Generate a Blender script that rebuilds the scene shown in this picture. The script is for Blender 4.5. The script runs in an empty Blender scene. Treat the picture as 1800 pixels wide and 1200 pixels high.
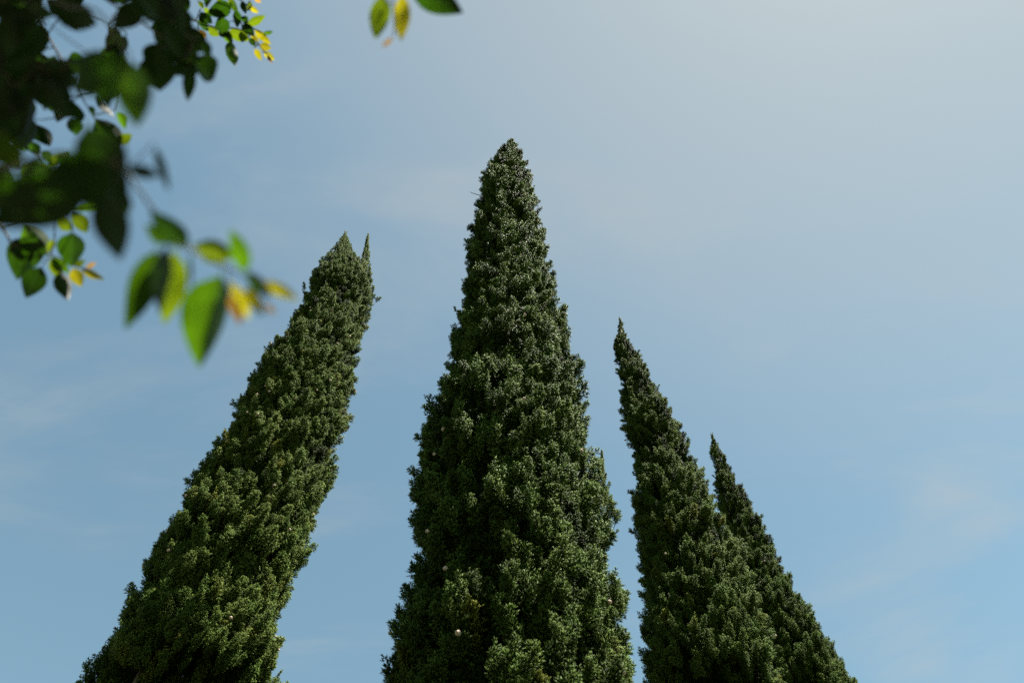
import bpy, math, random
import numpy as np
from mathutils import Vector, Matrix, Quaternion

random.seed(7)
rng = np.random.default_rng(7)
sc = bpy.context.scene
col = sc.collection

# ------------------------------------------------------------------ camera
W0, H0, F = 1800.0, 1200.0, 1400.0            # photo pixels and focal length in photo pixels
PITCH = math.radians(59.6)                    # degrees above the horizon
CAM = Vector((0.0, 0.0, 1.6))
cam = bpy.data.cameras.new('camera')
cam.sensor_width = 36.0
cam.lens = 36.0 * F / W0
cam.clip_start = 0.05
cam.clip_end = 3000
cam.dof.use_dof = True
cam.dof.focus_distance = 8.0
cam.dof.aperture_fstop = 2.4
cam.dof.aperture_blades = 0
camo = bpy.data.objects.new('camera', cam)
camo.location = CAM
camo.rotation_euler = (math.pi / 2 + PITCH, 0, 0)
col.objects.link(camo)
sc.camera = camo
FWD = Vector((0, math.cos(PITCH), math.sin(PITCH)))
UP = Vector((0, -math.sin(PITCH), math.cos(PITCH)))
RIGHT = Vector((1, 0, 0))

def at(px, py, d):
    """world point seen at photo pixel (px,py), d metres deep along the view axis"""
    return CAM + (RIGHT * ((px - W0 / 2) / F) + UP * ((H0 / 2 - py) / F) + FWD) * d

def project(p):
    v = Vector(p) - CAM
    z = v.dot(FWD)
    if z <= 0.02:
        return None
    return (W0 / 2 + F * v.dot(RIGHT) / z, H0 / 2 - F * v.dot(UP) / z, z)

# ------------------------------------------------------------------ sky and sun
SUN_AZ, SUN_EL = math.radians(110), math.radians(69)     # azimuth from +Y towards +X
SUN = Vector((math.cos(SUN_EL) * math.sin(SUN_AZ), math.cos(SUN_EL) * math.cos(SUN_AZ), math.sin(SUN_EL)))
world = bpy.data.worlds.new('World')
sc.world = world
world.use_nodes = True
nt = world.node_tree
nt.nodes.clear()
def wn(t, **k):
    n = nt.nodes.new(t)
    for a, b in k.items():
        setattr(n, a, b)
    return n
sky = wn('ShaderNodeTexSky', sky_type='NISHITA', sun_disc=False, sun_elevation=SUN_EL, sun_rotation=SUN_AZ,
         air_density=1.0, dust_density=0.5, ozone_density=1.0, altitude=1000)
bg = wn('ShaderNodeBackground')
bg.inputs['Strength'].default_value = 0.053
wo = wn('ShaderNodeOutputWorld')
tint = wn('ShaderNodeMix', data_type='RGBA', blend_type='MULTIPLY')      # film response: a greener, softer blue
tint.inputs[0].default_value = 1
tint.inputs[7].default_value = (1.0, 1.06, 0.78, 1)
nt.links.new(sky.outputs[0], tint.inputs[6])
# thin high cirrus: soft streaks over the whole sky
tcw = wn('ShaderNodeTexCoord')
sepw = wn('ShaderNodeSeparateXYZ')
nt.links.new(tcw.outputs['Generated'], sepw.inputs[0])
zc = wn('ShaderNodeMath', operation='MAXIMUM'); zc.inputs[1].default_value = 0.08
nt.links.new(sepw.outputs[2], zc.inputs[0])
flat = wn('ShaderNodeVectorMath', operation='DIVIDE')                    # sky direction -> point on a flat cloud layer
comb = wn('ShaderNodeCombineXYZ')
for i in range(3):
    nt.links.new(zc.outputs[0], comb.inputs[i])
nt.links.new(tcw.outputs['Generated'], flat.inputs[0]); nt.links.new(comb.outputs[0], flat.inputs[1])
mpw = wn('ShaderNodeMapping'); mpw.inputs['Rotation'].default_value = (0, 0, math.radians(-35)); mpw.inputs['Scale'].default_value = (0.9, 2.2, 1)
mpw.inputs['Location'].default_value = (-0.008, 0.317, 0)
nt.links.new(flat.outputs[0], mpw.inputs[0])
cn = wn('ShaderNodeTexNoise', noise_dimensions='4D'); cn.inputs['W'].default_value = 1.7; cn.inputs['Scale'].default_value = 1.3; cn.inputs['Detail'].default_value = 7; cn.inputs['Roughness'].default_value = 0.55; cn.inputs['Distortion'].default_value = 0.6
nt.links.new(mpw.outputs[0], cn.inputs['Vector'])
cr_ = wn('ShaderNodeMapRange', interpolation_type='SMOOTHSTEP'); cr_.inputs[1].default_value = 0.50; cr_.inputs[2].default_value = 0.80; cr_.inputs[3].default_value = 0.0; cr_.inputs[4].default_value = 0.62
nt.links.new(cn.outputs['Fac'], cr_.inputs[0])
cl = wn('ShaderNodeMix', data_type='RGBA')
cl.inputs[7].default_value = (2.35, 2.45, 2.4, 1)
dotw = wn('ShaderNodeVectorMath', operation='DOT_PRODUCT'); dotw.inputs[1].default_value = SUN     # the veil scatters forward, so it brightens towards the sun
nt.links.new(tcw.outputs['Generated'], dotw.inputs[0])
glow = wn('ShaderNodeMapRange', interpolation_type='SMOOTHSTEP'); glow.inputs[1].default_value = 0.62; glow.inputs[2].default_value = 1.05; glow.inputs[3].default_value = 0.0; glow.inputs[4].default_value = 0.62
nt.links.new(dotw.outputs['Value'], glow.inputs[0])
veil = wn('ShaderNodeMath', operation='ADD', use_clamp=True)
nt.links.new(cr_.outputs[0], veil.inputs[0]); nt.links.new(glow.outputs[0], veil.inputs[1])
nt.links.new(veil.outputs[0], cl.inputs[0]); nt.links.new(tint.outputs[2], cl.inputs[6])
nt.links.new(cl.outputs[2], bg.inputs[0])
nt.links.new(bg.outputs[0], wo.inputs[0])

sl = bpy.data.lights.new('sun', 'SUN')
sl.energy = 5.0
sl.angle = math.radians(0.53)
sl.color = (1.0, 0.95, 0.86)
so = bpy.data.objects.new('sun', sl)
so.rotation_euler = (-SUN).to_track_quat('-Z', 'Y').to_euler()
so.location = (0, 0, 40)
col.objects.link(so)

sc.view_settings.view_transform = 'Standard'
sc.view_settings.look = 'None'
sc.view_settings.exposure = 2.14
sc.view_settings.gamma = 1.0
sc.view_settings.use_curve_mapping = False
sc.render.engine = 'CYCLES'
cy = sc.cycles
cy.use_denoising = False
cy.sample_clamp_direct = 6
cy.sample_clamp_indirect = 3
cy.max_bounces = 4
cy.diffuse_bounces = 1
cy.glossy_bounces = 2
cy.transmission_bounces = 4
cy.caustics_reflective = False
cy.caustics_refractive = False

# ------------------------------------------------------------------ helpers
def new_mat(name):
    m = bpy.data.materials.new(name)
    m.use_nodes = True
    m.node_tree.nodes.clear()
    return m, m.node_tree.nodes, m.node_tree.links

def obj(name, verts, faces, mat, parent=None, smooth=False):
    me = bpy.data.meshes.new(name)
    me.from_pydata([tuple(v) for v in verts], [], faces)
    if smooth:
        me.polygons.foreach_set('use_smooth', [True] * len(me.polygons))
    me.materials.append(mat)
    o = bpy.data.objects.new(name, me)
    col.objects.link(o)
    if parent is not None:
        o.parent = parent
    return o

def empty(name, loc, label, cat, group=None):
    o = bpy.data.objects.new(name, None)
    o.empty_display_size = 0.3
    o.location = loc
    o['label'] = label
    o['category'] = cat
    if group:
        o['group'] = group
    col.objects.link(o)
    return o

def tube(verts, faces, pts, rads, sides=6):
    """append a tapered tube along pts"""
    b0 = len(verts)
    n = len(pts)
    prev = None
    for i, p in enumerate(pts):
        p = Vector(p)
        t = (Vector(pts[min(i + 1, n - 1)]) - Vector(pts[max(i - 1, 0)]))
        if t.length < 1e-9:
            t = Vector((0, 0, 1))
        t.normalize()
        a = prev if prev is not None else (Vector((1, 0, 0)) if abs(t.x) < 0.8 else Vector((0, 1, 0)))
        a = (a - t * a.dot(t)).normalized()
        prev = a
        b = t.cross(a)
        for k in range(sides):
            w = 2 * math.pi * k / sides
            verts.append(p + (a * math.cos(w) + b * math.sin(w)) * rads[i])
    for i in range(n - 1):
        for k in range(sides):
            k2 = (k + 1) % sides
            faces.append((b0 + i * sides + k, b0 + i * sides + k2, b0 + (i + 1) * sides + k2, b0 + (i + 1) * sides + k))
    faces.append(tuple(b0 + k for k in range(sides))[::-1])
    faces.append(tuple(b0 + (n - 1) * sides + k for k in range(sides)))

def smooth_path(pts, per=5):
    """Catmull-Rom through the points"""
    P = [Vector(p) for p in pts]
    out = []
    for i in range(len(P) - 1):
        p0 = P[max(i - 1, 0)]; p1 = P[i]; p2 = P[i + 1]; p3 = P[min(i + 2, len(P) - 1)]
        for k in range(per):
            t = k / per
            out.append(0.5 * ((2 * p1) + (p2 - p0) * t + (2 * p0 - 5 * p1 + 4 * p2 - p3) * t * t + (3 * p1 - p0 - 3 * p2 + p3) * t ** 3))
    out.append(P[-1])
    return out

# ------------------------------------------------------------------ materials
def mat_foliage():
    m, N, L = new_mat('cypress_foliage')
    at_ = N.new('ShaderNodeAttribute'); at_.attribute_type = 'INSTANCER'; at_.attribute_name = 'tint'
    tip = N.new('ShaderNodeAttribute'); tip.attribute_type = 'GEOMETRY'; tip.attribute_name = 'tip'
    r1 = N.new('ShaderNodeValToRGB')                       # older shoot with painted inner shade -> fresh tip
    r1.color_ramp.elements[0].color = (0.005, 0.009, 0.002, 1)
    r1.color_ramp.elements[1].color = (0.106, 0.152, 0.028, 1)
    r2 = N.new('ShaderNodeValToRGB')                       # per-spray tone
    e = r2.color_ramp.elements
    e[0].color = (0.26, 0.30, 0.20, 1)  # inner layers: older foliage, darkened further as painted shade
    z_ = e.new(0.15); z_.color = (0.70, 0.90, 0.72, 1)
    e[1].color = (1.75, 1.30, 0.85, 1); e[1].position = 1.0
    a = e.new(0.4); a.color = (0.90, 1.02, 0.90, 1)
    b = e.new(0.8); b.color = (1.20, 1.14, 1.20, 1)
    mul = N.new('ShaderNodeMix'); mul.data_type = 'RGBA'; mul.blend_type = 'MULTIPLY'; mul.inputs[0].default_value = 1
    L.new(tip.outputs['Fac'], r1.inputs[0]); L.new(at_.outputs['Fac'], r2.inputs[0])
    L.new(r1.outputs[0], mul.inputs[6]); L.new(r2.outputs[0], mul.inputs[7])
    p = N.new('ShaderNodeBsdfPrincipled')
    p.inputs['Roughness'].default_value = 0.5
    p.inputs['Specular IOR Level'].default_value = 0.03
    L.new(mul.outputs[2], p.inputs['Base Color'])
    tr = N.new('ShaderNodeBsdfTranslucent')
    tm = N.new('ShaderNodeMix'); tm.data_type = 'RGBA'; tm.blend_type = 'MULTIPLY'; tm.inputs[0].default_value = 1
    tm.inputs[7].default_value = (1.2, 1.5, 0.5, 1)
    L.new(mul.outputs[2], tm.inputs[6]); L.new(tm.outputs[2], tr.inputs[0])
    mx = N.new('ShaderNodeMixShader'); mx.inputs[0].default_value = 0.06
    L.new(p.outputs[0], mx.inputs[1]); L.new(tr.outputs[0], mx.inputs[2])
    o = N.new('ShaderNodeOutputMaterial'); L.new(mx.outputs[0], o.inputs[0])
    return m

def mat_leaf(name, front, trans, tfac, rough=0.35, spec=0.5, edge=None):
    """broad leaf: glossy green skin over a translucent blade, paler veins"""
    m, N, L = new_mat(name)
    uv = N.new('ShaderNodeAttribute'); uv.attribute_type = 'GEOMETRY'; uv.attribute_name = 'blade'   # x across, y along
    sep = N.new('ShaderNodeSeparateXYZ'); L.new(uv.outputs['Vector'], sep.inputs[0])
    ax = N.new('ShaderNodeMath'); ax.operation = 'ABSOLUTE'; L.new(sep.outputs[0], ax.inputs[0])
    # side veins: stripes along y - |x|
    s1 = N.new('ShaderNodeMath'); s1.operation = 'MULTIPLY_ADD'; s1.inputs[1].default_value = -0.45; L.new(ax.outputs[0], s1.inputs[0]); L.new(sep.outputs[1], s1.inputs[2])
    s2 = N.new('ShaderNodeMath'); s2.operation = 'MULTIPLY'; s2.inputs[1].default_value = 44.0; L.new(s1.outputs[0], s2.inputs[0])
    s3 = N.new('ShaderNodeMath'); s3.operation = 'SINE'; L.new(s2.outputs[0], s3.inputs[0])
    s4 = N.new('ShaderNodeMapRange'); s4.inputs[1].default_value = 0.9; s4.inputs[2].default_value = 1.0; s4.inputs[3].default_value = 0; s4.inputs[4].default_value = 0.35; L.new(s3.outputs[0], s4.inputs[0])
    m1 = N.new('ShaderNodeMapRange'); m1.inputs[1].default_value = 0.02; m1.inputs[2].default_value = 0.06; m1.inputs[3].default_value = 0.7; m1.inputs[4].default_value = 0; L.new(ax.outputs[0], m1.inputs[0])
    mxv = N.new('ShaderNodeMath'); mxv.operation = 'MAXIMUM'; L.new(s4.outputs[0], mxv.inputs[0]); L.new(m1.outputs[0], mxv.inputs[1])
    oi = N.new('ShaderNodeObjectInfo')
    tc = N.new('ShaderNodeTexCoord')
    no = N.new('ShaderNodeTexNoise'); no.inputs['Scale'].default_value = 3.0; no.inputs['Detail'].default_value = 4
    L.new(tc.outputs['Object'], no.inputs['Vector'])
    ad = N.new('ShaderNodeMath'); ad.operation = 'MULTIPLY_ADD'; ad.inputs[1].default_value = 0.55; L.new(oi.outputs['Random'], ad.inputs[0]); L.new(no.outputs['Fac'], ad.inputs[2])
    vr = N.new('ShaderNodeMapRange'); vr.inputs[1].default_value = 0.3; vr.inputs[2].default_value = 1.2; vr.inputs[3].default_value = 0.45; vr.inputs[4].default_value = 1.35; L.new(ad.outputs[0], vr.inputs[0])
    def tone(c, vein):
        a = N.new('ShaderNodeMix'); a.data_type = 'RGBA'; a.inputs[6].default_value = (*c, 1); a.inputs[7].default_value = (*vein, 1)
        L.new(mxv.outputs[0], a.inputs[0])
        b = N.new('ShaderNodeVectorMath'); b.operation = 'SCALE'; L.new(a.outputs[2], b.inputs[0]); L.new(vr.outputs[0], b.inputs['Scale'])
        return b.outputs[0]
    p = N.new('ShaderNodeBsdfPrincipled')
    p.inputs['Roughness'].default_value = rough
    p.inputs['Specular IOR Level'].default_value = spec
    L.new(tone(front, tuple(min(1, v * 1.8 + 0.01) for v in front)), p.inputs['Base Color'])
    tr = N.new('ShaderNodeBsdfTranslucent')
    L.new(tone(trans, tuple(min(1, v * 1.25 + 0.01) for v in trans)), tr.inputs[0])
    mx = N.new('ShaderNodeMixShader'); mx.inputs[0].default_value = tfac
    L.new(p.outputs[0], mx.inputs[1]); L.new(tr.outputs[0], mx.inputs[2])
    o = N.new('ShaderNodeOutputMaterial'); L.new(mx.outputs[0], o.inputs[0])
    return m

def mat_bark(name, c0, c1, scale=18):
    m, N, L = new_mat(name)
    tc = N.new('ShaderNodeTexCoord')
    mp = N.new('ShaderNodeMapping'); mp.inputs['Scale'].default_value = (1, 1, 0.18)
    L.new(tc.outputs['Object'], mp.inputs[0])
    no = N.new('ShaderNodeTexNoise'); no.inputs['Scale'].default_value = scale; no.inputs['Detail'].default_value = 8; no.inputs['Roughness'].default_value = 0.7
    L.new(mp.outputs[0], no.inputs['Vector'])
    r = N.new('ShaderNodeValToRGB'); r.color_ramp.elements[0].color = (*c0, 1); r.color_ramp.elements[1].color = (*c1, 1)
    r.color_ramp.elements[0].position = 0.3; r.color_ramp.elements[1].position = 0.7
    L.new(no.outputs['Fac'], r.inputs[0])
    p = N.new('ShaderNodeBsdfPrincipled'); p.inputs['Roughness'].default_value = 0.85
    L.new(r.outputs[0], p.inputs['Base Color'])
    bp = N.new('ShaderNodeBump'); bp.inputs['Strength'].default_value = 0.7; bp.inputs['Distance'].default_value = 0.02
    L.new(no.outputs['Fac'], bp.inputs['Height']); L.new(bp.outputs[0], p.inputs['Normal'])
    o = N.new('ShaderNodeOutputMaterial'); L.new(p.outputs[0], o.inputs[0])
    return m

M_FOL = mat_foliage()
M_BARK = mat_bark('cypress_bark', (0.06, 0.045, 0.035), (0.17, 0.13, 0.10))
M_TWIG = mat_bark('twig_bark', (0.05, 0.035, 0.025), (0.15, 0.11, 0.075), 60)
M_CONE = mat_bark('cone_scale', (0.36, 0.25, 0.18), (0.62, 0.48, 0.38), 70)
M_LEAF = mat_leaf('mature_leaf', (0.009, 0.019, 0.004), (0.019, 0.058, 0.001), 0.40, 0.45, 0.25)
M_YOUNG_LIT = mat_leaf('young_and_lit_leaf', (0.045, 0.070, 0.008), (0.080, 0.120, 0.002), 0.55, 0.45, 0.25)  # young growth; its brighter colour also stands in for strong sunlight
M_LIT_LEAF = mat_leaf('lit_mature_leaf', (0.026, 0.052, 0.006), (0.046, 0.110, 0.0015), 0.45, 0.45, 0.25)  # mature leaf brightened, sunlight put into its colour
M_TIPLEAF = mat_leaf('newest_leaf', (0.11, 0.11, 0.014), (0.21, 0.19, 0.004), 0.58, 0.40, 0.4)
M_BRONZE = mat_leaf('bronze_leaf', (0.14, 0.08, 0.03), (0.25, 0.14, 0.02), 0.5, 0.42, 0.4)

# ------------------------------------------------------------------ ground
def ground():
    m, N, L = new_mat('dry_grass_ground')
    tc = N.new('ShaderNodeTexCoord')
    n1 = N.new('ShaderNodeTexNoise'); n1.inputs['Scale'].default_value = 0.6; n1.inputs['Detail'].default_value = 10
    n2 = N.new('ShaderNodeTexNoise'); n2.inputs['Scale'].default_value = 30; n2.inputs['Detail'].default_value = 6
    L.new(tc.outputs['Object'], n1.inputs['Vector']); L.new(tc.outputs['Object'], n2.inputs['Vector'])
    r = N.new('ShaderNodeValToRGB'); e = r.color_ramp.elements
    e[0].color = (0.022, 0.034, 0.010, 1); e[0].position = 0.35
    e[1].color = (0.060, 0.052, 0.030, 1); e[1].position = 0.7
    mx = N.new('ShaderNodeMix'); mx.data_type = 'FLOAT'; mx.inputs[0].default_value = 0.4
    L.new(n1.outputs['Fac'], mx.inputs[2]); L.new(n2.outputs['Fac'], mx.inputs[3]); L.new(mx.outputs[0], r.inputs[0])
    p = N.new('ShaderNodeBsdfPrincipled'); p.inputs['Roughness'].default_value = 0.95
    L.new(r.outputs[0], p.inputs['Base Color'])
    bp = N.new('ShaderNodeBump'); bp.inputs['Strength'].default_value = 0.6; bp.inputs['Distance'].default_value = 0.03
    L.new(n2.outputs['Fac'], bp.inputs['Height']); L.new(bp.outputs[0], p.inputs['Normal'])
    o = N.new('ShaderNodeOutputMaterial'); L.new(p.outputs[0], o.inputs[0])
    n = 40
    V = []; Fc = []
    xs = np.sign(np.linspace(-1, 1, n)) * np.abs(np.linspace(-1, 1, n)) ** 2.5 * 900
    for y in xs:
        for x in xs:
            h = 0.03 * math.sin(x * 0.7) * math.cos(y * 0.6) if abs(x) < 40 and abs(y) < 40 else 0
            V.append((x, y, h - 0.02))
    for j in range(n - 1):
        for i in range(n - 1):
            Fc.append((j * n + i, j * n + i + 1, (j + 1) * n + i + 1, (j + 1) * n + i))
    g = obj('ground', V, Fc, m, smooth=True)
    g['kind'] = 'structure'
    g['label'] = 'dark grassy ground under the trees'
ground()

# ------------------------------------------------------------------ cypress branchlets (shared foliage meshes)
def rand_perp(t):
    a = Vector((random.gauss(0, 1), random.gauss(0, 1), random.gauss(0, 1)))
    a = a - t * a.dot(t)
    return a.normalized()

def spike(V, Fc, T, p, d, ln, w, t0, t1):
    """a scale-leaf shoot: slim three-sided double taper"""
    d = d.normalized()
    a = rand_perp(d); b = d.cross(a)
    i = len(V)
    V.append(p); T.append(t0)
    q = p + d * ln * 0.45
    for k in range(3):
        ang = 2.0944 * k
        V.append(q + (a * math.cos(ang) + b * math.sin(ang)) * w); T.append((t0 + t1) / 2)
    V.append(p + d * ln); T.append(t1)
    for k in range(3):
        k2 = (k + 1) % 3
        Fc.append((i, i + 1 + k2, i + 1 + k)); Fc.append((i + 4, i + 1 + k, i + 1 + k2))

def plume(V, Fc, T, base, axis, ln, wid, shoots):
    """feathery spray: side twigs round a stem, each set with short shoots"""
    axis = axis.normalized()
    a0 = rand_perp(axis); b0 = axis.cross(a0)
    for s in range(shoots):
        u = (s + random.random()) / shoots
        ang = s * 2.4 + random.uniform(-.4, .4)
        side = a0 * math.cos(ang) + b0 * math.sin(ang)
        prof = wid * (0.35 + 0.65 * math.sin(math.pi * min(1, u * 0.85 + 0.15)) ** 0.8) * random.uniform(0.7, 1.15)
        st = base + axis * ln * u * 0.88
        d = (axis * random.uniform(0.75, 1.2) + side).normalized()
        n = 5 if u < .8 else 3
        for k in range(n):
            f = (k + 0.5) / n
            pp = st + d * prof * f
            dd = d * 0.8 + axis * 0.35 + rand_perp(d) * random.uniform(0.35, 0.8)
            if k == n - 1:
                dd = d + rand_perp(d) * 0.2
            spike(V, Fc, T, pp, dd, prof * random.uniform(0.6, 0.95) + 0.012, random.uniform(0.0028, 0.0043), 0.05 + 0.3 * f, 0.40 + 0.6 * f)  # shoot feet darker, painting shade inside the spray
    for k in range(3):
        spike(V, Fc, T, base + axis * ln * random.uniform(0.75, 0.9), axis + rand_perp(axis) * 0.25, ln * random.uniform(0.16, 0.28), 0.0045, 0.6, 1.0)

def make_branchlet(kind):
    V, Fc, T = [], [], []
    L_ = 0.30
    bend = Vector((random.uniform(-.05, .05), random.uniform(-.05, .05), 0))
    def stem(u):
        return Vector((0, 0, L_ * u)) + bend * u * u
    path = [stem(u) for u in (0, .35, .7, 1)]
    n0 = len(V)
    tube(V, Fc, path, [0.005, 0.004, 0.003, 0.001], 3)
    T += [0.0] * (len(V) - n0)
    if kind == 'leader':           # slim erect tip
        for k in range(7):
            u = 0.1 + 0.8 * k / 6
            ang = k * 2.4
            side = Vector((math.cos(ang), math.sin(ang), 0))
            plume(V, Fc, T, stem(u), Vector((0, 0, 1)) + side * 0.35, 0.10 * (1.1 - 0.5 * u), 0.028 * (1.1 - 0.5 * u), 11)
        plume(V, Fc, T, stem(0.85), Vector((0, 0, 1)), 0.11, 0.016, 12)
    else:
        m = random.randint(8, 10)
        for k in range(m):
            u = 0.30 + 0.62 * k / (m - 1)
            ang = k * 2.4 + random.uniform(-.5, .5)
            side = Vector((math.cos(ang), math.sin(ang), 0))
            out = random.uniform(0.32, 0.72)
            plume(V, Fc, T, stem(u), Vector((0, 0, 1)) + side * out, random.uniform(0.10, 0.165) * (1.15 - 0.45 * u), random.uniform(0.026, 0.036), 13)
        plume(V, Fc, T, stem(0.92), Vector((0, 0, 1)) + bend * 3, random.uniform(0.08, 0.14), 0.024, 12)
    me = bpy.data.meshes.new('branchlet')
    me.from_pydata([tuple(v) for v in V], [], Fc)
    me.polygons.foreach_set('use_smooth', [True] * len(me.polygons))
    at_ = me.attributes.new('tip', 'FLOAT', 'POINT')
    at_.data.foreach_set('value', T)
    me.materials.append(M_FOL)
    return bpy.data.objects.new('branchlet', me)       # shape data only, used by the crowns' geometry nodes

NV = 10
VARS = [make_branchlet('side') for _ in range(NV)] + [make_branchlet('leader') for _ in range(4)]

ng = bpy.data.node_groups.new('crown_sprays', 'GeometryNodeTree')
ng.interface.new_socket('Geometry', in_out='INPUT', socket_type='NodeSocketGeometry')
ng.interface.new_socket('Geometry', in_out='OUTPUT', socket_type='NodeSocketGeometry')
gi = ng.nodes.new('NodeGroupInput'); go = ng.nodes.new('NodeGroupOutput')
jn = ng.nodes.new('GeometryNodeJoinGeometry')
for v in reversed(VARS):
    oi = ng.nodes.new('GeometryNodeObjectInfo'); oi.inputs['Object'].default_value = v
    oi.inputs['As Instance'].default_value = False
    g2 = ng.nodes.new('GeometryNodeGeometryToInstance')
    ng.links.new(oi.outputs['Geometry'], g2.inputs[0]); ng.links.new(g2.outputs[0], jn.inputs[0])
ip = ng.nodes.new('GeometryNodeInstanceOnPoints')
ip.inputs['Pick Instance'].default_value = True
def named(name, typ):
    n = ng.nodes.new('GeometryNodeInputNamedAttribute'); n.data_type = typ; n.inputs['Name'].default_value = name
    return n.outputs['Attribute']
e2r = ng.nodes.new('FunctionNodeEulerToRotation')
ng.links.new(named('rot', 'FLOAT_VECTOR'), e2r.inputs[0])
ng.links.new(gi.outputs[0], ip.inputs['Points']); ng.links.new(jn.outputs[0], ip.inputs['Instance'])
ng.links.new(e2r.outputs[0], ip.inputs['Rotation'])
ng.links.new(named('scl', 'FLOAT_VECTOR'), ip.inputs['Scale'])
ng.links.new(named('vid', 'INT'), ip.inputs['Instance Index'])
ng.links.new(ip.outputs[0], go.inputs[0])

# ------------------------------------------------------------------ cypresses: silhouettes measured in photo pixels
def inside(poly, x, y):
    c = False
    j = len(poly) - 1
    for i in range(len(poly)):
        xi, yi = poly[i]; xj, yj = poly[j]
        if (yi > y) != (yj > y) and x < (xj - xi) * (y - yi) / (yj - yi) + xi:
            c = not c
        j = i
    return c

def measure(left, right, tip_px, ztop, dz=0.12):
    """stand the traced outline up as a crown: base from the tip's direction and the tree's height, then centre and radius by height"""
    d = at(tip_px[0], tip_px[1], 1.0) - CAM
    k = (ztop - CAM.z) / d.z
    bx, by = d.x * k, d.y * k
    poly = list(left) + list(reversed(right))
    view = Vector((bx, by, 0)).normalized()
    side = Vector((view.y, -view.x, 0))
    rows = []
    z = ztop
    while z > 0.3:
        c = Vector((bx, by, z))
        hit = []
        for s in np.linspace(-1.6, 1.6, 321):
            q = project(c + side * float(s))
            if q and inside(poly, q[0], q[1]):
                hit.append(float(s))
        if hit:
            rows.append([z, (hit[0] + hit[-1]) / 2, (hit[-1] - hit[0]) / 2])
        z -= dz
    rows.sort()
    zmin = rows[0][0]
    r0 = np.mean([r[2] for r in rows[:6]]); s0 = np.mean([r[1] for r in rows[:6]])
    low = []
    z = 0.35
    while z < zmin - 0.05:                       # below the picture: the crown goes on down and tucks in near the ground
        f = (zmin - z) / zmin
        low.append([z, s0 * (1 - f), r0 * (1 + 0.08 * math.sin(f * 3)) * min(1.0, 0.45 + 0.55 * (z / 1.2))])
        z += dz
    rows = low + rows
    R = np.array(rows)
    return (bx, by), side, R

CY = {}
CY['L'] = dict(
    left=[(583,452),(577,456),(570,462),(553,485),(540,515),(525,540),(508,570),(490,600),(468,620),(455,640),(442,665),(432,685),(413,725),(395,755),(378,790),(360,815),(340,840),(325,875),(305,910),(280,930),(268,965),(262,985),(245,1010),(235,1035),(222,1070),(205,1110),(165,1150),(135,1195),(105,1250)],
    right=[(644,474),(647,482),(646,495),(641,540),(636,600),(628,640),(622,670),(615,700),(605,740),(596,780),(585,815),(578,850),(565,880),(556,910),(545,945),(538,970),(520,1020),(508,1050),(490,1085),(486,1120),(485,1150),(483,1200),(480,1250)],
    tip=(622,432), ztop=15.4, seed=11, tone=0.56, n=12000, cones=95,
    spires=[((598,525),(608,410),0.60), ((636,530),(648,413),0.19)],
    label='olive green cypress forked into two tips, beside the overhanging leafy twigs')
CY['C'] = dict(
    left=[(897,246),(880,268),(866,285),(857,305),(845,330),(838,355),(836,385),(830,415),(825,440),(822,470),(820,500),(815,525),(808,555),(803,595),(797,625),(785,670),(778,700),(768,735),(750,760),(734,785),(740,800),(730,830),(720,860),(722,885),(738,905),(724,930),(722,960),(725,990),(718,1020),(712,1055),(716,1080),(705,1110),(695,1140),(687,1170),(685,1200),(680,1250)],
    right=[(900,246),(914,270),(924,295),(933,320),(938,345),(945,375),(948,400),(955,425),(958,450),(968,475),(974,510),(985,545),(994,580),(998,605),(1010,635),(1018,655),(1018,690),(1025,720),(1032,760),(1036,790),(1038,815),(1044,850),(1052,880),(1060,905),(1068,935),(1078,970),(1085,1000),(1092,1040),(1100,1065),(1104,1100),(1110,1150),(1116,1200),(1120,1250)],
    tip=(898,248), ztop=15.6, seed=22, tone=0.36, n=13500, cones=34,
    spires=[((1050,905),(1054,804),0.12)],
    label='broad deep green cypress with one pointed tip and a small side spire')
CY['T'] = dict(
    left=[(1089,565),(1083,585),(1080,610),(1083,640),(1088,665),(1092,700),(1095,740),(1102,770),(1108,790),(1118,820),(1120,850),(1115,880),(1112,900),(1117,935),(1120,965),(1125,1000),(1130,1020),(1138,1045),(1135,1080),(1132,1110),(1131,1150),(1133,1200),(1134,1250)],
    right=[(1093,565),(1102,590),(1110,605),(1122,620),(1135,640),(1146,665),(1158,690),(1175,710),(1190,740),(1204,770),(1214,800),(1225,815),(1235,840),(1247,865),(1262,890),(1275,915),(1290,950),(1302,975),(1310,1000),(1322,1040),(1335,1070),(1350,1110),(1362,1150),(1384,1200),(1402,1250)],
    tip=(1090,566), ztop=15.6, seed=33, tone=0.46, n=12000, cones=24, spires=[((1091,610),(1090,561),0.09)],
    label='slender cypress with slightly curved tip, next to the broad cypress')
CY['S'] = dict(
    left=[(1251,768),(1250,790),(1256,825),(1255,850),(1258,872),(1262,890),(1272,930),(1282,980),(1292,1040),(1302,1100),(1312,1160),(1320,1200),(1328,1250)],
    right=[(1256,770),(1268,785),(1275,800),(1285,820),(1298,845),(1312,865),(1322,885),(1328,905),(1345,920),(1355,940),(1362,965),(1370,985),(1385,1005),(1392,1030),(1400,1040),(1415,1055),(1425,1070),(1436,1090),(1446,1108),(1455,1125),(1464,1160),(1480,1200),(1500,1250)],
    tip=(1252,770), ztop=15.6, seed=44, tone=0.42, n=11000, cones=14, spires=[((1254,800),(1251,765),0.08)],
    label='cypress with wispy tip, half hidden behind the slender curved-tip cypress')
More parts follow.
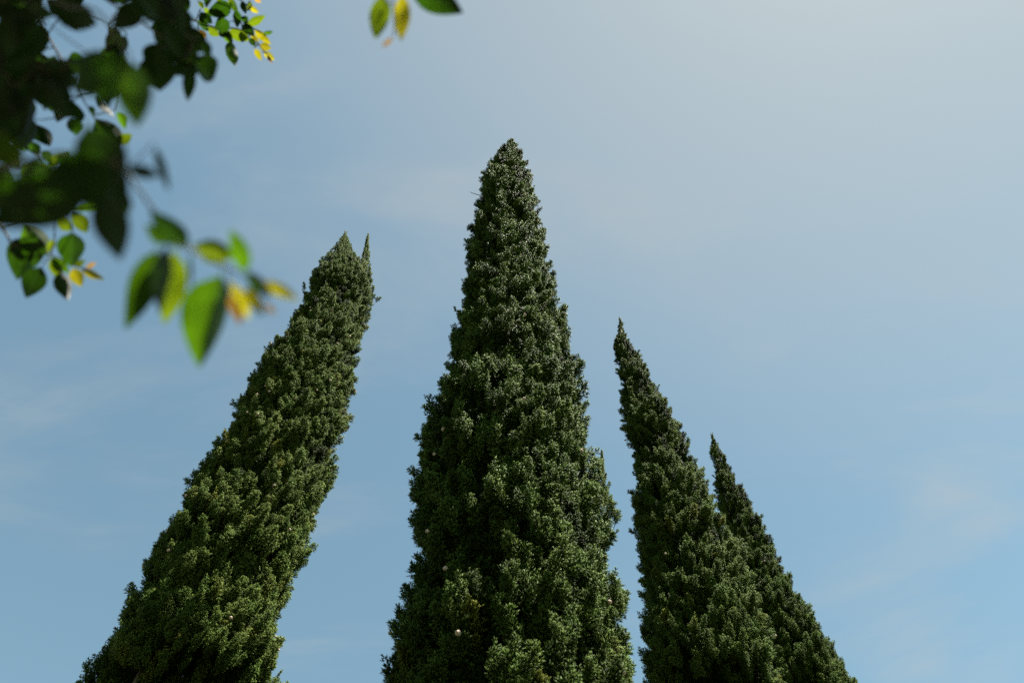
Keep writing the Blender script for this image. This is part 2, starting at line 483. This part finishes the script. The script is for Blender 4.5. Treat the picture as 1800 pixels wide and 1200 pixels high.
CY['H'] = dict(
    left=[(1412,1060),(1408,1090),(1404,1120),(1402,1160),(1402,1200),(1404,1250)],
    right=[(1420,1062),(1432,1085),(1450,1113),(1464,1135),(1478,1158),(1491,1180),(1504,1200),(1533,1250)],
    tip=(1416,1060), ztop=13.6, seed=55, tone=0.45, n=7000, cones=3, spires=[],
    label='cypress showing only one edge from behind the wispy-tipped cypress')

def cone_mesh():
    """a small woody cypress cone of plates with blunt points"""
    import bmesh
    bm = bmesh.new()
    bmesh.ops.create_icosphere(bm, subdivisions=1, radius=0.014)
    r = bmesh.ops.poke(bm, faces=bm.faces[:], offset=0.0)
    for v in bm.verts:
        if len(v.link_edges) == 3:
            v.co *= 1.22
        else:
            v.co *= 0.97
    bmesh.ops.scale(bm, vec=(1, 1, 1.12), verts=bm.verts[:])
    me = bpy.data.meshes.new('cone')
    bm.to_mesh(me); bm.free()
    me.materials.append(M_CONE)
    return me
CONE = cone_mesh()

def build_cypress(key):
    c = CY[key]
    random.seed(c['seed'])
    g = np.random.default_rng(c['seed'])
    (bx, by), side, R = measure(c['left'], c['right'], c['tip'], c['ztop'])
    root = empty('cypress_tree', (bx, by, 0), c['label'], 'cypress', 'cypresses in a row')
    Z = R[:, 0]; S = R[:, 1]; Rad = R[:, 2]
    def prof(z):
        return float(np.interp(z, Z, S)), float(np.interp(z, Z, Rad))
    ztop = float(Z[-1])
    # trunk and ascending limbs
    V, Fc = [], []
    tp = []; tr = []
    for z in np.linspace(-0.05, ztop - 0.5, 16):
        s, r = prof(z)
        tp.append(Vector((side.x * s * (z > .5), side.y * s * (z > .5), z))); tr.append(max(0.012, 0.17 * (1 - z / ztop) ** 0.8))
    tube(V, Fc, tp, tr, 9)
    t = obj('trunk', V, Fc, M_BARK, root, True)
    for k in range(34):
        z0 = 0.4 + (ztop - 2.2) * (k + random.random()) / 34
        ang = k * 2.4 + random.random()
        z1 = min(z0 + random.uniform(0.8, 1.6), ztop - 0.4)
        s0, r0 = prof(z0); s1, r1 = prof(z1)
        p0 = Vector((side.x * s0, side.y * s0, z0)); p2 = Vector((side.x * s1 + math.cos(ang) * r1 * 0.7, side.y * s1 + math.sin(ang) * r1 * 0.7, z1))
        pm = p0.lerp(p2, 0.5) + Vector((math.cos(ang), math.sin(ang), -0.3)) * r1 * 0.22
        V, Fc = [], []
        tube(V, Fc, smooth_path([p0, pm, p2], 3), list(np.linspace(0.032, 0.008, 7)), 5)
        obj('limb', V, Fc, M_BARK, root, True)
    # lumps: overlapping tufts that stand proud, undercut below
    lumps = []
    z = 0.5
    while z < ztop:
        s, r = prof(z)
        n = max(2, int(2 * math.pi * r / 0.25))
        off = random.random()
        for k in range(n):
            lumps.append((z + random.uniform(-.16, .16), 2 * math.pi * (k + off + random.uniform(-.35, .35)) / n, random.uniform(0.15, 1.0) if random.random() > .18 else -0.9, random.uniform(0.75, 1.35)))
        z += 0.27
    LZ = np.array([l[0] for l in lumps]); LA = np.array([l[1] for l in lumps]); LAmp = np.array([l[2] for l in lumps]); LS = np.array([l[3] for l in lumps])
    P, ROT, SCL, VID, TINT = [], [], [], [], []
    def add(p, axis, scl, vid, tint):
        q = Vector((0, 0, 1)).rotation_difference(axis.normalized()) @ Quaternion((0, 0, 1), random.uniform(0, 6.28))
        P.append(tuple(p)); ROT.append(tuple(q.to_euler())); SCL.append(scl); VID.append(vid); TINT.append(tint)
    surf = []
    def relief(z, th, r):
        """radial offset: tufts stand proud of hollows"""
        dA = np.abs((LA - th + math.pi) % (2 * math.pi) - math.pi) * max(r, .08)
        dv = (z - LZ)
        dd = (dA / (0.16 * LS)) ** 2 + (np.where(dv > 0, dv / 0.19, dv / 0.26) / LS) ** 2
        k = int(np.argmin(dd))
        amp = float(LAmp[k])
        return amp * max(0.0, 1 - float(dd[k])) * (0.125 if amp > 0 else 0.20) + max(-.06, min(.04, float(dv[k]) / 0.2 * 0.05))
    def put(z, th, layer):
        s, r = prof(z)
        sm = min(1.0, r / 0.45)
        er = Vector((math.cos(th), math.sin(th), 0))
        tang = Vector((-math.sin(th), math.cos(th), 0))
        lean = random.uniform(0.15, 0.6) + 0.2 * min(1.0, max(0.0, (z - 5) / 5))
        if layer == 0:
            sc_ = random.uniform(0.62, 0.98) * (0.36 + 0.64 * sm)
        else:
            sc_ = random.uniform(0.7, 1.0) * (0.36 + 0.64 * sm)
        reach = 0.34 * sc_ * lean / math.hypot(1, lean)          # how far a tip stands out from its foot
        if layer == 0:
            rr = r - 0.9 * reach - 0.09 * sm + relief(z, th, r) * sm - random.choice((0, 0, .02, .06, .11)) * sm
        elif layer == 1:
            rr = r - 0.9 * reach - random.uniform(.15, .26) * sm
        else:
            rr = r * random.uniform(0.1, 0.6)
        rr = max(rr, 0.0)
        axis = Vector((0, 0, 1)) + er * lean + tang * random.uniform(-.35, .35)
        if z > ztop - 0.5:
            axis = Vector((0, 0, 1)) + er * 0.2
        p = Vector((side.x * s, side.y * s, z)) + er * rr - Vector((0, 0, 0.36 * sc_ * 0.75))   # foot sits below the point it covers
        tone = min(1.0, max(0.0, random.gauss(c['tone'], 0.2)))
        tone = max(tone, .15)
        if random.random() < 0.012:
            tone = 1.0
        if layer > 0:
            tone = 0.0                       # older inner shoots, shade between tufts painted in
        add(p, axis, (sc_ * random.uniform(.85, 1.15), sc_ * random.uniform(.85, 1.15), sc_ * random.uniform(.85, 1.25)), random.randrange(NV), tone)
        if layer == 0:
            surf.append((p, axis, sc_, er))
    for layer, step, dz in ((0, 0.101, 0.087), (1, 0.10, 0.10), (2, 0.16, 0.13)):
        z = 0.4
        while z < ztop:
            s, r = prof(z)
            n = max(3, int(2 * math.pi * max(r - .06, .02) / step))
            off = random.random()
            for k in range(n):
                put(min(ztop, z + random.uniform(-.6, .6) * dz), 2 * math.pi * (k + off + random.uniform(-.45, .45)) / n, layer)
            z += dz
    # erect leaders standing out of the outline
    for k in range(int(len(surf) * 0.12)):
        p, axis, sc_, er = random.choice(surf)
        add(p + er * random.uniform(0.0, 0.04), Vector((0, 0, 1)) + er * random.uniform(0.05, 0.4), (0.6, 0.6, random.uniform(0.6, 1.0)), NV + random.randrange(4), random.uniform(.4, .8))
    # tip and side spires
    def spire(a, b, rad):
        n = max(10, int((b - a).length / 0.013 * max(1.0, rad / .13)))
        for k in range(n):
            u = (k + .5) / n
            r = rad * (1 - u)
            th = k * 2.4
            er = Vector((math.cos(th), math.sin(th), 0))
            s_ = 0.62 * (1 - 0.45 * u)
            add(a.lerp(b, u) + er * r * random.uniform(.3, 1) - Vector((0, 0, .26 * s_)), (b - a).normalized() + er * 0.25 * (1 - u), (s_, s_, s_), NV + random.randrange(4) if u > .35 else random.randrange(NV), random.uniform(.3, .75))
        for k in range(4):
            add(b - Vector((random.uniform(-.02, .02), random.uniform(-.02, .02), .17)), Vector((random.uniform(-.12, .12), random.uniform(-.12, .12), 1)), (.33, .33, .7), NV + k, .6)
    s, r = prof(ztop)
    s2, r2 = prof(ztop - .5)
    if key in ('C', 'H'):
        spire(Vector((side.x * s2, side.y * s2, ztop - .5)), Vector((side.x * s, side.y * s, ztop + .12)), min(.10, r2 * .7))
    dist = Vector((bx, by, 0)).length
    view = Vector((bx, by, 0)) / dist
    for (pa, pb, rad) in c['spires']:
        # set on the plane through the trunk that faces the photographer
        def onplane(px):
            d = at(px[0], px[1], 1.0) - CAM
            k = dist / d.dot(view)
            return CAM + d * k - Vector((bx, by, 0))
        a, b = onplane(pa), onplane(pb)
        if key == 'C':
            pull = -view * 0.25
            d = (Vector((bx, by, 0)) + a - CAM); a = a
        spire(a, b, rad)
    me = bpy.data.meshes.new('crown')
    me.from_pydata(P, [], [])
    for nm, ty, fld, data in (('rot', 'FLOAT_VECTOR', 'vector', ROT), ('scl', 'FLOAT_VECTOR', 'vector', SCL), ('vid', 'INT', 'value', VID), ('tint', 'FLOAT', 'value', TINT)):
        a = me.attributes.new(nm, ty, 'POINT')
        a.data.foreach_set(fld, np.array(data, dtype=np.int32 if ty == 'INT' else np.float32).ravel())
    me.materials.append(M_FOL)
    cr = bpy.data.objects.new('crown', me)
    cr.parent = root
    cr['kind'] = 'stuff'
    col.objects.link(cr)
    md = cr.modifiers.new('sprays', 'NODES'); md.node_group = ng
    # woody cones among the sprays, on the side one can see
    face = (CAM - Vector((bx, by, CAM.z))).normalized()
    done = 0
    while done < c['cones']:
        p, axis, sc_, er = random.choice(surf)
        if er.dot(face) < -0.15 or p.z < 3:
            continue
        if key == 'L' and p.z < 9 and random.random() < 0.6:
            continue
        o = bpy.data.objects.new('cone', CONE)
        o.location = p + axis.normalized() * 0.22 * sc_ + er * random.uniform(0.06, 0.11)
        o.rotation_euler = (random.uniform(0, 6), random.uniform(0, 6), 0)
        k = random.uniform(0.85, 1.2); o.scale = (k, k, k)
        o.parent = root
        col.objects.link(o)
        done += 1
    if key == 'C':
        V, Fc = [], []
        d = at(838, 341, 1.0) - CAM
        q0 = CAM + d * (dist / d.dot(view)) - Vector((bx, by, 0))
        tube(V, Fc, smooth_path([q0 + side * .12 - Vector((0, 0, .10)), q0 + Vector((0, 0, -.02)), q0 - side * .07 + Vector((0, 0, .04)), q0 - side * .10 + Vector((0, 0, .09))], 3), [.006] * 4 + [.005] * 3 + [.003] * 3, 5)
        obj('bare_twig', V, Fc, M_BARK, root, True)
    return root
for k in CY:
    build_cypress(k)

# ------------------------------------------------------------------ the broad-leaved tree the photographer stands under
def leaf_mesh(name, mat, fold, curl, wave, seg=7):
    """ovate blade, pointed tip, folded along the midrib; unit length along y, unit width along x; short stalk"""
    V, Fc, B = [], [], []
    cols = (-1.0, -0.5, 0.0, 0.5, 1.0)
    ph = random.random() * 6
    for i in range(seg + 1):
        u = i / seg
        w = 0.5 * (math.sin(math.pi * u ** 0.82) ** 0.85) * (1 - 0.16 * u) * 1.06
        if i == seg:
            w = 0.006
        if i == 0:
            w = 0.02
        for c in cols:
            z = abs(c) * w * fold + curl * (u - 0.4) ** 2 + wave * math.sin(u * 9 + ph + c) * abs(c) * w
            V.append((c * w, u, z)); B.append((c * w * 2, u, 0))
    nc = len(cols)
    for i in range(seg):
        for k in range(nc - 1):
            Fc.append((i * nc + k, i * nc + k + 1, (i + 1) * nc + k + 1, (i + 1) * nc + k))
    # stalk
    b0 = len(V)
    for p in ((-.014, -.13, curl * .2), (.014, -.13, curl * .2), (.012, .03, curl * .14 - .01), (-.012, .03, curl * .14 - .01)):
        V.append(p); B.append((0, 0, 0))
    Fc.append((b0, b0 + 1, b0 + 2, b0 + 3))
    me = bpy.data.meshes.new(name)
    me.from_pydata(V, [], Fc)
    me.polygons.foreach_set('use_smooth', [True] * len(me.polygons))
    a = me.attributes.new('blade', 'FLOAT_VECTOR', 'POINT')
    a.data.foreach_set('vector', np.array(B, dtype=np.float32).ravel())
    me.materials.append(mat)
    return me

random.seed(3)
LEAFM = {}
for kind, mat in (('m', M_LEAF), ('g', M_LIT_LEAF), ('y', M_YOUNG_LIT), ('t', M_TIPLEAF), ('b', M_BRONZE)):
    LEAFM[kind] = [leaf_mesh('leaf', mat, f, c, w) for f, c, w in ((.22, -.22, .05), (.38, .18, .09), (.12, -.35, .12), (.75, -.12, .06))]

TRUNK = Vector((-2.0, -1.5, 0.0))
tree = empty('broadleaf_tree', TRUNK, 'leafy tree with glossy pointed leaves, its twigs hanging over the view of the cypresses', 'tree')
inv = -TRUNK

def branch(name, path, r0, r1, twigs=()):
    V, Fc = [], []
    p = smooth_path(path, 6)
    tube(V, Fc, [q + inv for q in p], list(np.geomspace(r0, r1, len(p))), 7)
    for a, b, ra in twigs:
        mid = a.lerp(b, 0.5) + Vector((0, 0, -0.04)) * (b - a).length
        tube(V, Fc, [q + inv for q in smooth_path([a, mid, b], 3)], list(np.linspace(ra, ra * 0.55, 7)), 5)
    return obj(name, V, Fc, M_TWIG, tree, True)

# trunk and fork
V, Fc = [], []
tp = smooth_path([TRUNK + Vector((0, 0, -.05)), TRUNK + Vector((.05, .02, .9)), TRUNK + Vector((.02, .12, 1.8)), TRUNK + Vector((.15, .25, 2.6))], 5)
tube(V, Fc, [q + inv for q in tp], list(np.linspace(.15, .085, len(tp))), 12)
obj('trunk', V, Fc, M_TWIG, tree, True)
FORK = tp[-1]
NODES = [FORK]
for e in ((-2.6, -.3, 4.6), (-1.4, -.6, 5.3), (-.6, -1.4, 5.6), (-2.8, -2.0, 5.0), (-1.0, -.25, 3.4), (-2.1, .2, 3.3), (-.3, -.6, 4.3)):
    e = Vector(e)
    mid = FORK.lerp(e, .5) + Vector((random.uniform(-.15, .15), random.uniform(-.15, .15), .15))
    V, Fc = [], []
    p = smooth_path([FORK, mid, e], 6)
    tube(V, Fc, [q + inv for q in p], list(np.geomspace(.06, .014, len(p))), 8)
    obj('limb', V, Fc, M_TWIG, tree, True)
    NODES += p[4:]

LIT = []            # leaves the sun reaches in the photograph
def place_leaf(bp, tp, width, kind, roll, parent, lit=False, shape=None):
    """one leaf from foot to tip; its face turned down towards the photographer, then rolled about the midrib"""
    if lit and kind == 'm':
        kind = 'g'  # sunlit mature leaves switch to the brightened copy
    y = tp - bp
    ln = y.length
    y = y / ln
    mid = (bp + tp) / 2
    n = (CAM - mid).normalized()
    n = (n - y * n.dot(y)).normalized()
    n = Quaternion(y, roll) @ n
    x = y.cross(n)
    m = Matrix.Identity(4)
    w = width
    # leave room for the stalk
    bl = bp + y * ln * 0.10
    for r in range(3):
        m[r][0] = x[r] * w; m[r][1] = y[r] * ln * .90; m[r][2] = -n[r] * w; m[r][3] = (bl + inv)[r]
    o = bpy.data.objects.new('leaf', LEAFM[kind][shape] if shape is not None else random.choice(LEAFM[kind]))
    o.parent = parent
    o.matrix_local = m
    col.objects.link(o)
    if lit:
        LIT.append(mid)
    return o

# each: branch path as (photo x, photo y, metres deep), and its leaves (foot x, foot y, tip x, tip y, width px, kind, lit, depth or None)
BR = []
BR.append(dict(path=[(-80,215,.85),(110,268,.72),(205,288,.70),(245,335,.69),(290,395,.69),(335,437,.69),(400,470,.68),(440,490,.68),(470,508,.68)], r=(.0028,.0011), leaves=[
    (392,466,349,646,88,'g',1,.70,-.4,3),(282,424,222,578,54,'m',1,.71),(292,418,277,550,48,'m',0,.65),(310,428,290,570,56,'y',1,.73),
    (336,440,262,368,44,'m',0,.67),(302,428,256,396,32,'m',1,.70),(333,428,412,452,44,'y',1,.71),(434,486,404,402,38,'m',1,.68),
    (455,490,524,526,24,'t',1,.68),(428,472,478,522,26,'m',0,.67),(402,488,441,562,30,'t',1,.69),(404,508,424,572,24,'b',1,.70),
    (430,498,464,556,24,'t',1,.68),(462,534,484,553,15,'b',1,.69),(334,436,336,508,7,'m',0,.69),(222,300,282,306,34,'m',0,.66),(270,250,298,338,16,'m',0,.66)]))
BR.append(dict(path=[(-60,290,.72),(20,300,.66),(120,296,.63),(190,288,.62),(222,300,.62)], r=(.0028,.0011), leaves=[
    (146,212,212,335,86,'m',0,.62),(180,325,211,460,62,'m',0,.62),(212,288,60,348,92,'m',0,.60),(165,328,-20,395,88,'m',0,.62),
    (185,268,95,342,76,'m',0,.64),(214,268,190,430,64,'m',0,.63),(95,328,-30,362,76,'m',0,.61),(-46,255,52,270,62,'y',0,.66),(-40,322,48,326,30,'y',0,.68),
    (160,225,185,330,70,'m',0,.66),(110,355,40,392,40,'m',0,.64),(195,300,150,365,60,'m',0,.66),(130,300,20,360,80,'m',0,.65),(212,318,196,400,52,'m',0,.66),(150,318,90,372,60,'m',0,.67)]))
BR.append(dict(path=[(60,-60,.9),(170,20,.75),(215,80,.68),(228,98,.66)], r=(.003,.0013), leaves=[
    (226,92,241,222,62,'m',1,.64),(215,106,128,164,72,'m',0,.64),(200,100,225,190,60,'m',0,.66),(190,90,120,110,40,'m',0,.72)]))
BR.append(dict(path=[(30,-60,1.8),(62,20,1.66),(88,70,1.62),(110,108,1.6),(130,147,1.6),(155,190,1.6),(172,218,1.6)], r=(.006,.0017), leaves=[
    (126,204,133,238,28,'m',0,1.6),(163,203,212,261,46,'m',0,1.6),(207,252,232,236,19,'y',1,1.62),(128,176,141,216,34,'m',0,1.6),(158,184,165,202,11,'m',0,1.6),
    (203,193,221,228,17,'m',1,1.62),(120,170,100,215,32,'m',0,1.65),(150,100,118,108,24,'m',0,1.62),(112,110,150,118,30,'m',0,1.62),(165,165,205,215,36,'m',0,1.65),(140,120,185,145,34,'m',0,1.6)]))
BR.append(dict(path=[(-120,330,1.6),(-40,365,1.5),(0,398,1.45),(12,413,1.45),(22,428,1.45),(60,440,1.45),(95,450,1.45),(125,465,1.45),(150,472,1.45)], r=(.005,.0015), leaves=[
    (47,408,30,492,54,'m',0,1.45),(76,464,44,524,40,'m',0,1.45),(38,392,82,450,46,'m',1,1.47),(128,402,124,470,46,'m',0,1.43),(106,472,118,529,34,'m',0,1.45),
    (90,448,106,492,24,'y',1,1.46),(88,450,123,480,20,'m',1,1.46),(127,468,143,504,24,'t',1,1.46),(140,470,184,491,17,'t',1,1.46),(150,472,169,461,8,'b',1,1.46),
    (126,468,151,457,14,'y',1,1.46),(128,370,154,410,26,'y',1,1.5),(97,386,130,404,22,'y',1,1.5),(186,361,127,371,15,'m',1,1.5),(96,418,84,445,13,'y',1,1.47),(55,405,62,470,40,'m',0,1.43),(20,428,17,446,6,'m',0,1.45)]))
BR.append(dict(path=[(-160,200,1.9),(-40,235,1.75),(30,250,1.7),(68,275,1.7),(80,292,1.7),(104,291,1.7)], r=(.005,.0015), leaves=[
    (54,246,67,274,21,'m',0,1.7),(70,264,96,285,19,'m',0,1.7),(84,294,113,267,15,'y',1,1.7),(102,291,121,264,19,'m',0,1.7),(66,281,39,320,32,'m',1,1.7),
    (64,300,93,309,17,'t',1,1.72),(69,284,89,299,10,'t',1,1.72),(8,268,34,297,26,'m',0,1.68),(-22,294,26,314,26,'m',0,1.68),(60,213,88,256,34,'m',0,1.7),(20,240,60,262,26,'m',0,1.7)]))
BR.append(dict(path=[(20,-160,1.7),(150,-30,1.4),(250,40,1.28),(310,85,1.22),(335,112,1.2)], r=(.006,.0018), leaves=[
    (334,112,330,179,24,'m',0,1.2),(334,96,377,141,48,'m',0,1.2),(274,86,281,161,62,'m',0,1.2),(349,62,370,100,20,'m',0,1.22),(342,124,288,128,24,'m',0,1.24),
    (272,118,243,152,36,'m',0,1.22),(300,60,340,120,56,'m',0,1.2),(330,40,352,96,44,'m',0,1.25),(290,70,262,128,50,'m',0,1.22),(310,30,300,90,52,'m',0,1.25),(340,70,310,110,26,'m',0,1.2),(320,100,345,135,34,'m',0,1.22)]))
BR.append(dict(path=[(60,-160,3.0),(200,-50,2.6),(310,20,2.45),(375,48,2.4),(410,50,2.4),(440,60,2.4),(460,85,2.4),(477,104,2.4)], r=(.009,.002), leaves=[
    (404,68,412,118,27,'m',1,2.4),(411,7,364,26,30,'m',0,2.35),(406,37,377,51,26,'m',0,2.35),(397,54,441,71,22,'y',1,2.42),(364,47,386,65,16,'y',1,2.42),
    (429,46,467,27,16,'y',1,2.42),(444,49,477,79,14,'t',1,2.42),(461,58,480,56,8,'m',1,2.42),(454,79,477,86,16,'t',1,2.42),(446,84,460,107,12,'t',1,2.42),
    (461,91,483,106,12,'t',1,2.42),(469,95,479,112,6,'b',1,2.42),(414,14,418,50,18,'m',0,2.35),(424,41,447,63,18,'m',0,2.38),(356,13,373,29,10,'y',1,2.42),
    (347,1,358,15,9,'y',1,2.42),(349,51,363,67,9,'b',1,2.42),(421,29,436,41,14,'m',0,2.38),(436,67,451,81,12,'m',0,2.4),(439,61,455,73,10,'t',1,2.42),
    (350,20,372,44,26,'m',0,2.4),(345,35,366,55,22,'m',0,2.4),(385,45,405,66,20,'m',0,2.38),(392,50,408,80,16,'m',1,2.4),(430,52,425,76,16,'y',1,2.42)]))
BR.append(dict(path=[(200,-160,3.0),(330,-60,2.55),(400,-12,2.42),(428,4,2.4),(442,20,2.4)], r=(.007,.002), leaves=[
    (434,11,455,23,10,'t',1,2.42),(444,-4,459,5,8,'b',1,2.42),(399,-1,416,9,12,'y',1,2.42),(425,0,432,26,12,'m',0,2.4),(375,-10,362,14,18,'m',0,2.4),(402,2,420,22,14,'m',1,2.42),(440,0,436,20,10,'y',1,2.42),(388,-8,380,12,14,'y',1,2.42)]))
BR.append(dict(path=[(480,-330,1.6),(600,-180,1.3),(680,-70,1.13),(690,-10,1.1),(694,50,1.1)], r=(.005,.0014), leaves=[
    (712,-30,814,23,54,'m',0,1.1),(672,-18,659,68,40,'y',1,1.12),(708,-18,705,74,30,'t',1,1.12),(692,66,671,84,8,'b',1,1.12),(690,10,664,50,14,'y',1,1.13)]))

# dense shaded part of the crown: leaves fill this outline but leave the sky gaps open
FILL = [(-60,-60),(345,-60),(345,70),(322,108),(285,118),(242,108),(232,150),(214,192),(192,200),(172,196),(150,185),(125,228),(98,215),(82,238),(60,262),(-60,270)]
GAPS = [[(90,68),(105,56),(122,66),(138,64),(142,85),(150,95),(160,90),(165,78),(178,75),(172,107),(155,107),(138,95),(118,97),(112,105),(103,100),(95,82)],
        [(172,18),(182,2),(197,12),(192,38),(184,48),(178,40)], [(207,8),(216,8),(228,28),(224,36),(217,32)],
        [(247,50),(262,43),(268,60),(266,85),(250,88),(243,110),(229,110),(233,75)], [(128,143),(150,150),(168,162),(155,168),(150,178),(132,176)],
        [(3,73),(12,67),(16,72),(14,83)], [(115,5),(128,0),(118,11)], [(300,92),(322,105),(318,115),(300,113)], [(102,122),(110,120),(117,135),(110,133)],
        [(70,200),(85,203),(95,222),(130,235),(133,245),(125,258),(118,265),(100,272),(75,263),(70,250),(88,255),(92,235),(80,220)],
        [(148,190),(165,210),(170,225),(150,215),(135,225),(133,215)], [(165,183),(180,185),(187,205),(175,207)],
        [(40,270),(60,268),(68,278),(48,288),(38,300),(33,320),(28,318),(20,298),(0,288),(0,282),(10,280),(30,295),(36,280)]]
def clear_of_gaps(b, t, w):
    ax = Vector((t[0] - b[0], t[1] - b[1])); ln = ax.length
    px = Vector((-ax.y, ax.x)) / ln
    for u, f in ((0.02, 0), (.2, .8), (.45, 1), (.7, .8), (.9, .4), (1, 0)):
        for s in (-1, 0, 1):
            x = b[0] + ax.x * u + px.x * s * f * w / 2; y = b[1] + ax.y * u + px.y * s * f * w / 2
            if not inside(FILL, x, y):
                return False
            for g in GAPS:
                if inside(g, x, y):
                    return False
    return True
random.seed(19)
fillers = []
seedpts = [(random.uniform(-40, 345), random.uniform(-40, 262)) for _ in range(4000)]
for x, y in seedpts:
    if len(fillers) >= 165:
        break
    d = random.choice((.95, 1.1, 1.3, 1.6, 2.0))
    ln = random.uniform(.065, .095) * F / d * random.uniform(.7, 1)
    a = random.gauss(math.pi / 2 - .2, .75)           # leaves hang: tips mostly downwards in the picture
    b = (x, y); t = (x + math.cos(a) * ln, y + math.sin(a) * ln)
    w = ln * random.uniform(.38, .55)
    if clear_of_gaps(b, t, w) and sum(1 for f in fillers if math.hypot(f[0] - x, f[1] - y) < 9) == 0:
        fillers.append((x, y, t[0], t[1], w, 'm', 0, d))

def nearest(p, cand):
    return min(cand, key=lambda q: (q - p).length)
ALLB = []
for b in BR:
    b['pts'] = [at(*q) for q in b['path']]
    start = b['pts'][0]
    root = nearest(start, [n for n in NODES if n.y < 0.25 or n.x < -1.2])
    mid = root.lerp(start, .5) + Vector((-.05, -.12, .06))
    b['full'] = [root, mid] + b['pts']
    b['fine'] = smooth_path(b['pts'], 6)
for f in fillers:
    bp = at(f[0], f[1], f[7])
    def cost(b):
        q = nearest(bp, b['fine']); return (q - bp).length
    best = min(BR[3:9], key=cost)
    best['leaves'].append(f)
random.seed(5)
nleaf = 0
for b in BR:
    tw, todo = [], []
    joints = list(b['fine'])
    todo0 = []
    for (x0, y0, x1, y1, w, kind, lit, d, *ro) in b['leaves']:
        ln = math.hypot(x1 - x0, y1 - y0) * d / F
        tilt = random.uniform(-.25, .35) * ln
        p0 = at(x0, y0, d); p1 = at(x1, y1, d + tilt)
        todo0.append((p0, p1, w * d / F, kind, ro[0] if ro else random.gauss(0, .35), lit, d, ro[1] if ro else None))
    while todo0:                                   # twigs branch on from whatever wood is nearest
        t = min(todo0, key=lambda t: (nearest(t[0], joints) - t[0]).length)
        q = nearest(t[0], joints)
        todo0.remove(t)
        if (q - t[0]).length > .012:
            tw.append((q, t[0] + (t[1] - t[0]) * .02, max(.0009, min(.002, .001 * t[6]))))
            joints.append(q.lerp(t[0], .5))
        joints.append(t[0])
        todo.append(t)
    bo = branch('branch', b['full'], b['r'][0], b['r'][1] * .6, tw)
    for t in todo:
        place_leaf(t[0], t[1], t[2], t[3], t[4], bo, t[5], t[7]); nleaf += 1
print('leaves', nleaf)

# the rest of the crown, outside the picture: too many leaves to count
def rest_of_crown():
    g = np.random.default_rng(8)
    V, Fc, B = [], [], []
    TV, TF = [], []
    lit = np.array([tuple(p) for p in LIT])
    sun = np.array(tuple(SUN))
    camn = np.array(tuple(CAM))
    def in_view(p):
        q = project(Vector(p))
        return bool(q) and -70 - 60 / q[2] < q[0] < 1990 and -90 - 60 / q[2] < q[1] < 1400
    def allowed(p):
        if p[2] < 2.3 or np.linalg.norm(p - camn) < 1.0 or in_view(p):
            return False
        rel = p - lit
        tt = rel @ sun
        dist = np.linalg.norm(rel - tt[:, None] * sun, axis=1)
        return not np.any((dist < .06) & (tt > 0))
    ends = []
    for k in range(9000):
        if len(ends) >= 5200:
            break
        c = g.normal(0, 1, 3); c /= np.linalg.norm(c); c *= g.random() ** (1 / 2.2)
        p = np.array((-.55, -.9, 4.6)) + c * np.array((2.9, 1.9, 2.1))
        if k % 3 == 0:                           # unseen leaf clump added overhead to shade the near leaves
            p = np.array((.32, -.10, 3.45)) + g.normal(0, .33, 3)
        if p[2] > 2.4 and np.linalg.norm(p - camn) > 1.0 and not in_view(p):
            ends.append(p)
    base = np.array([tuple(n) for n in NODES])
    ends.sort(key=lambda p: float(np.min(np.linalg.norm(base - p, axis=1))))
    joints = np.zeros((len(base) + len(ends), 3)); joints[:len(base)] = base
    nj = len(base)
    for p in ends:                               # every twig grows from the nearest wood
        i = int(np.argmin(np.linalg.norm(joints[:nj] - p, axis=1)))
        q = joints[i].copy()
        L_ = float(np.linalg.norm(p - q))
        if L_ > .7 or any(in_view(q + (p - q) * u) for u in (.25, .5, .75)):
            continue
        joints[nj] = p; nj += 1
        tube(TV, TF, [Vector(q) + inv, Vector(p) + inv], [.0035, .0018], 3)
        n = int(max(7, min(14, L_ / .022)))
        for j in range(n):
            u = .15 + .85 * (j + 1) / n
            pl = q + (p - q) * u
            y = Vector((p - q) / max(L_, 1e-6)) * .6 + Vector(g.normal(0, .8, 3)) + Vector((0, 0, -.35)); y.normalize()
            ln = g.uniform(.075, .11); w = ln * g.uniform(.45, .58)
            if not allowed(pl + np.array(tuple(y)) * ln * .5) or in_view(pl + np.array(tuple(y)) * ln):
                continue
            nrm = Vector(g.normal(0, .6, 3)) + Vector((0, 0, 1)); nrm = (nrm - y * nrm.dot(y)).normalized()
            x = y.cross(nrm)
            P = Vector(pl) + inv
            i0 = len(V)
            for (a, t, z) in ((0, 0, 0), (-.42, .3, .1), (0, .33, 0), (.42, .3, .1), (-.4, .62, .08), (0, .66, -.02), (.4, .62, .08), (0, 1, -.1)):
                V.append(P + x * (a * w) + y * (t * ln) + nrm * (z * w)); B.append((a * 2, t, 0))
            Fc.extend([(i0, i0 + 2, i0 + 1), (i0, i0 + 3, i0 + 2), (i0 + 1, i0 + 2, i0 + 5, i0 + 4), (i0 + 2, i0 + 3, i0 + 6, i0 + 5), (i0 + 4, i0 + 5, i0 + 7), (i0 + 5, i0 + 6, i0 + 7)])
    o = obj('crown', V, Fc, M_LEAF, tree, True)
    a = o.data.attributes.new('blade', 'FLOAT_VECTOR', 'POINT')
    a.data.foreach_set('vector', np.array(B, dtype=np.float32).ravel())
    o['kind'] = 'stuff'
    o = obj('crown_twigs', TV, TF, M_TWIG, tree, True)
    o['kind'] = 'stuff'
    print('crown leaves', len(V) // 8, 'twigs', nj)
rest_of_crown()
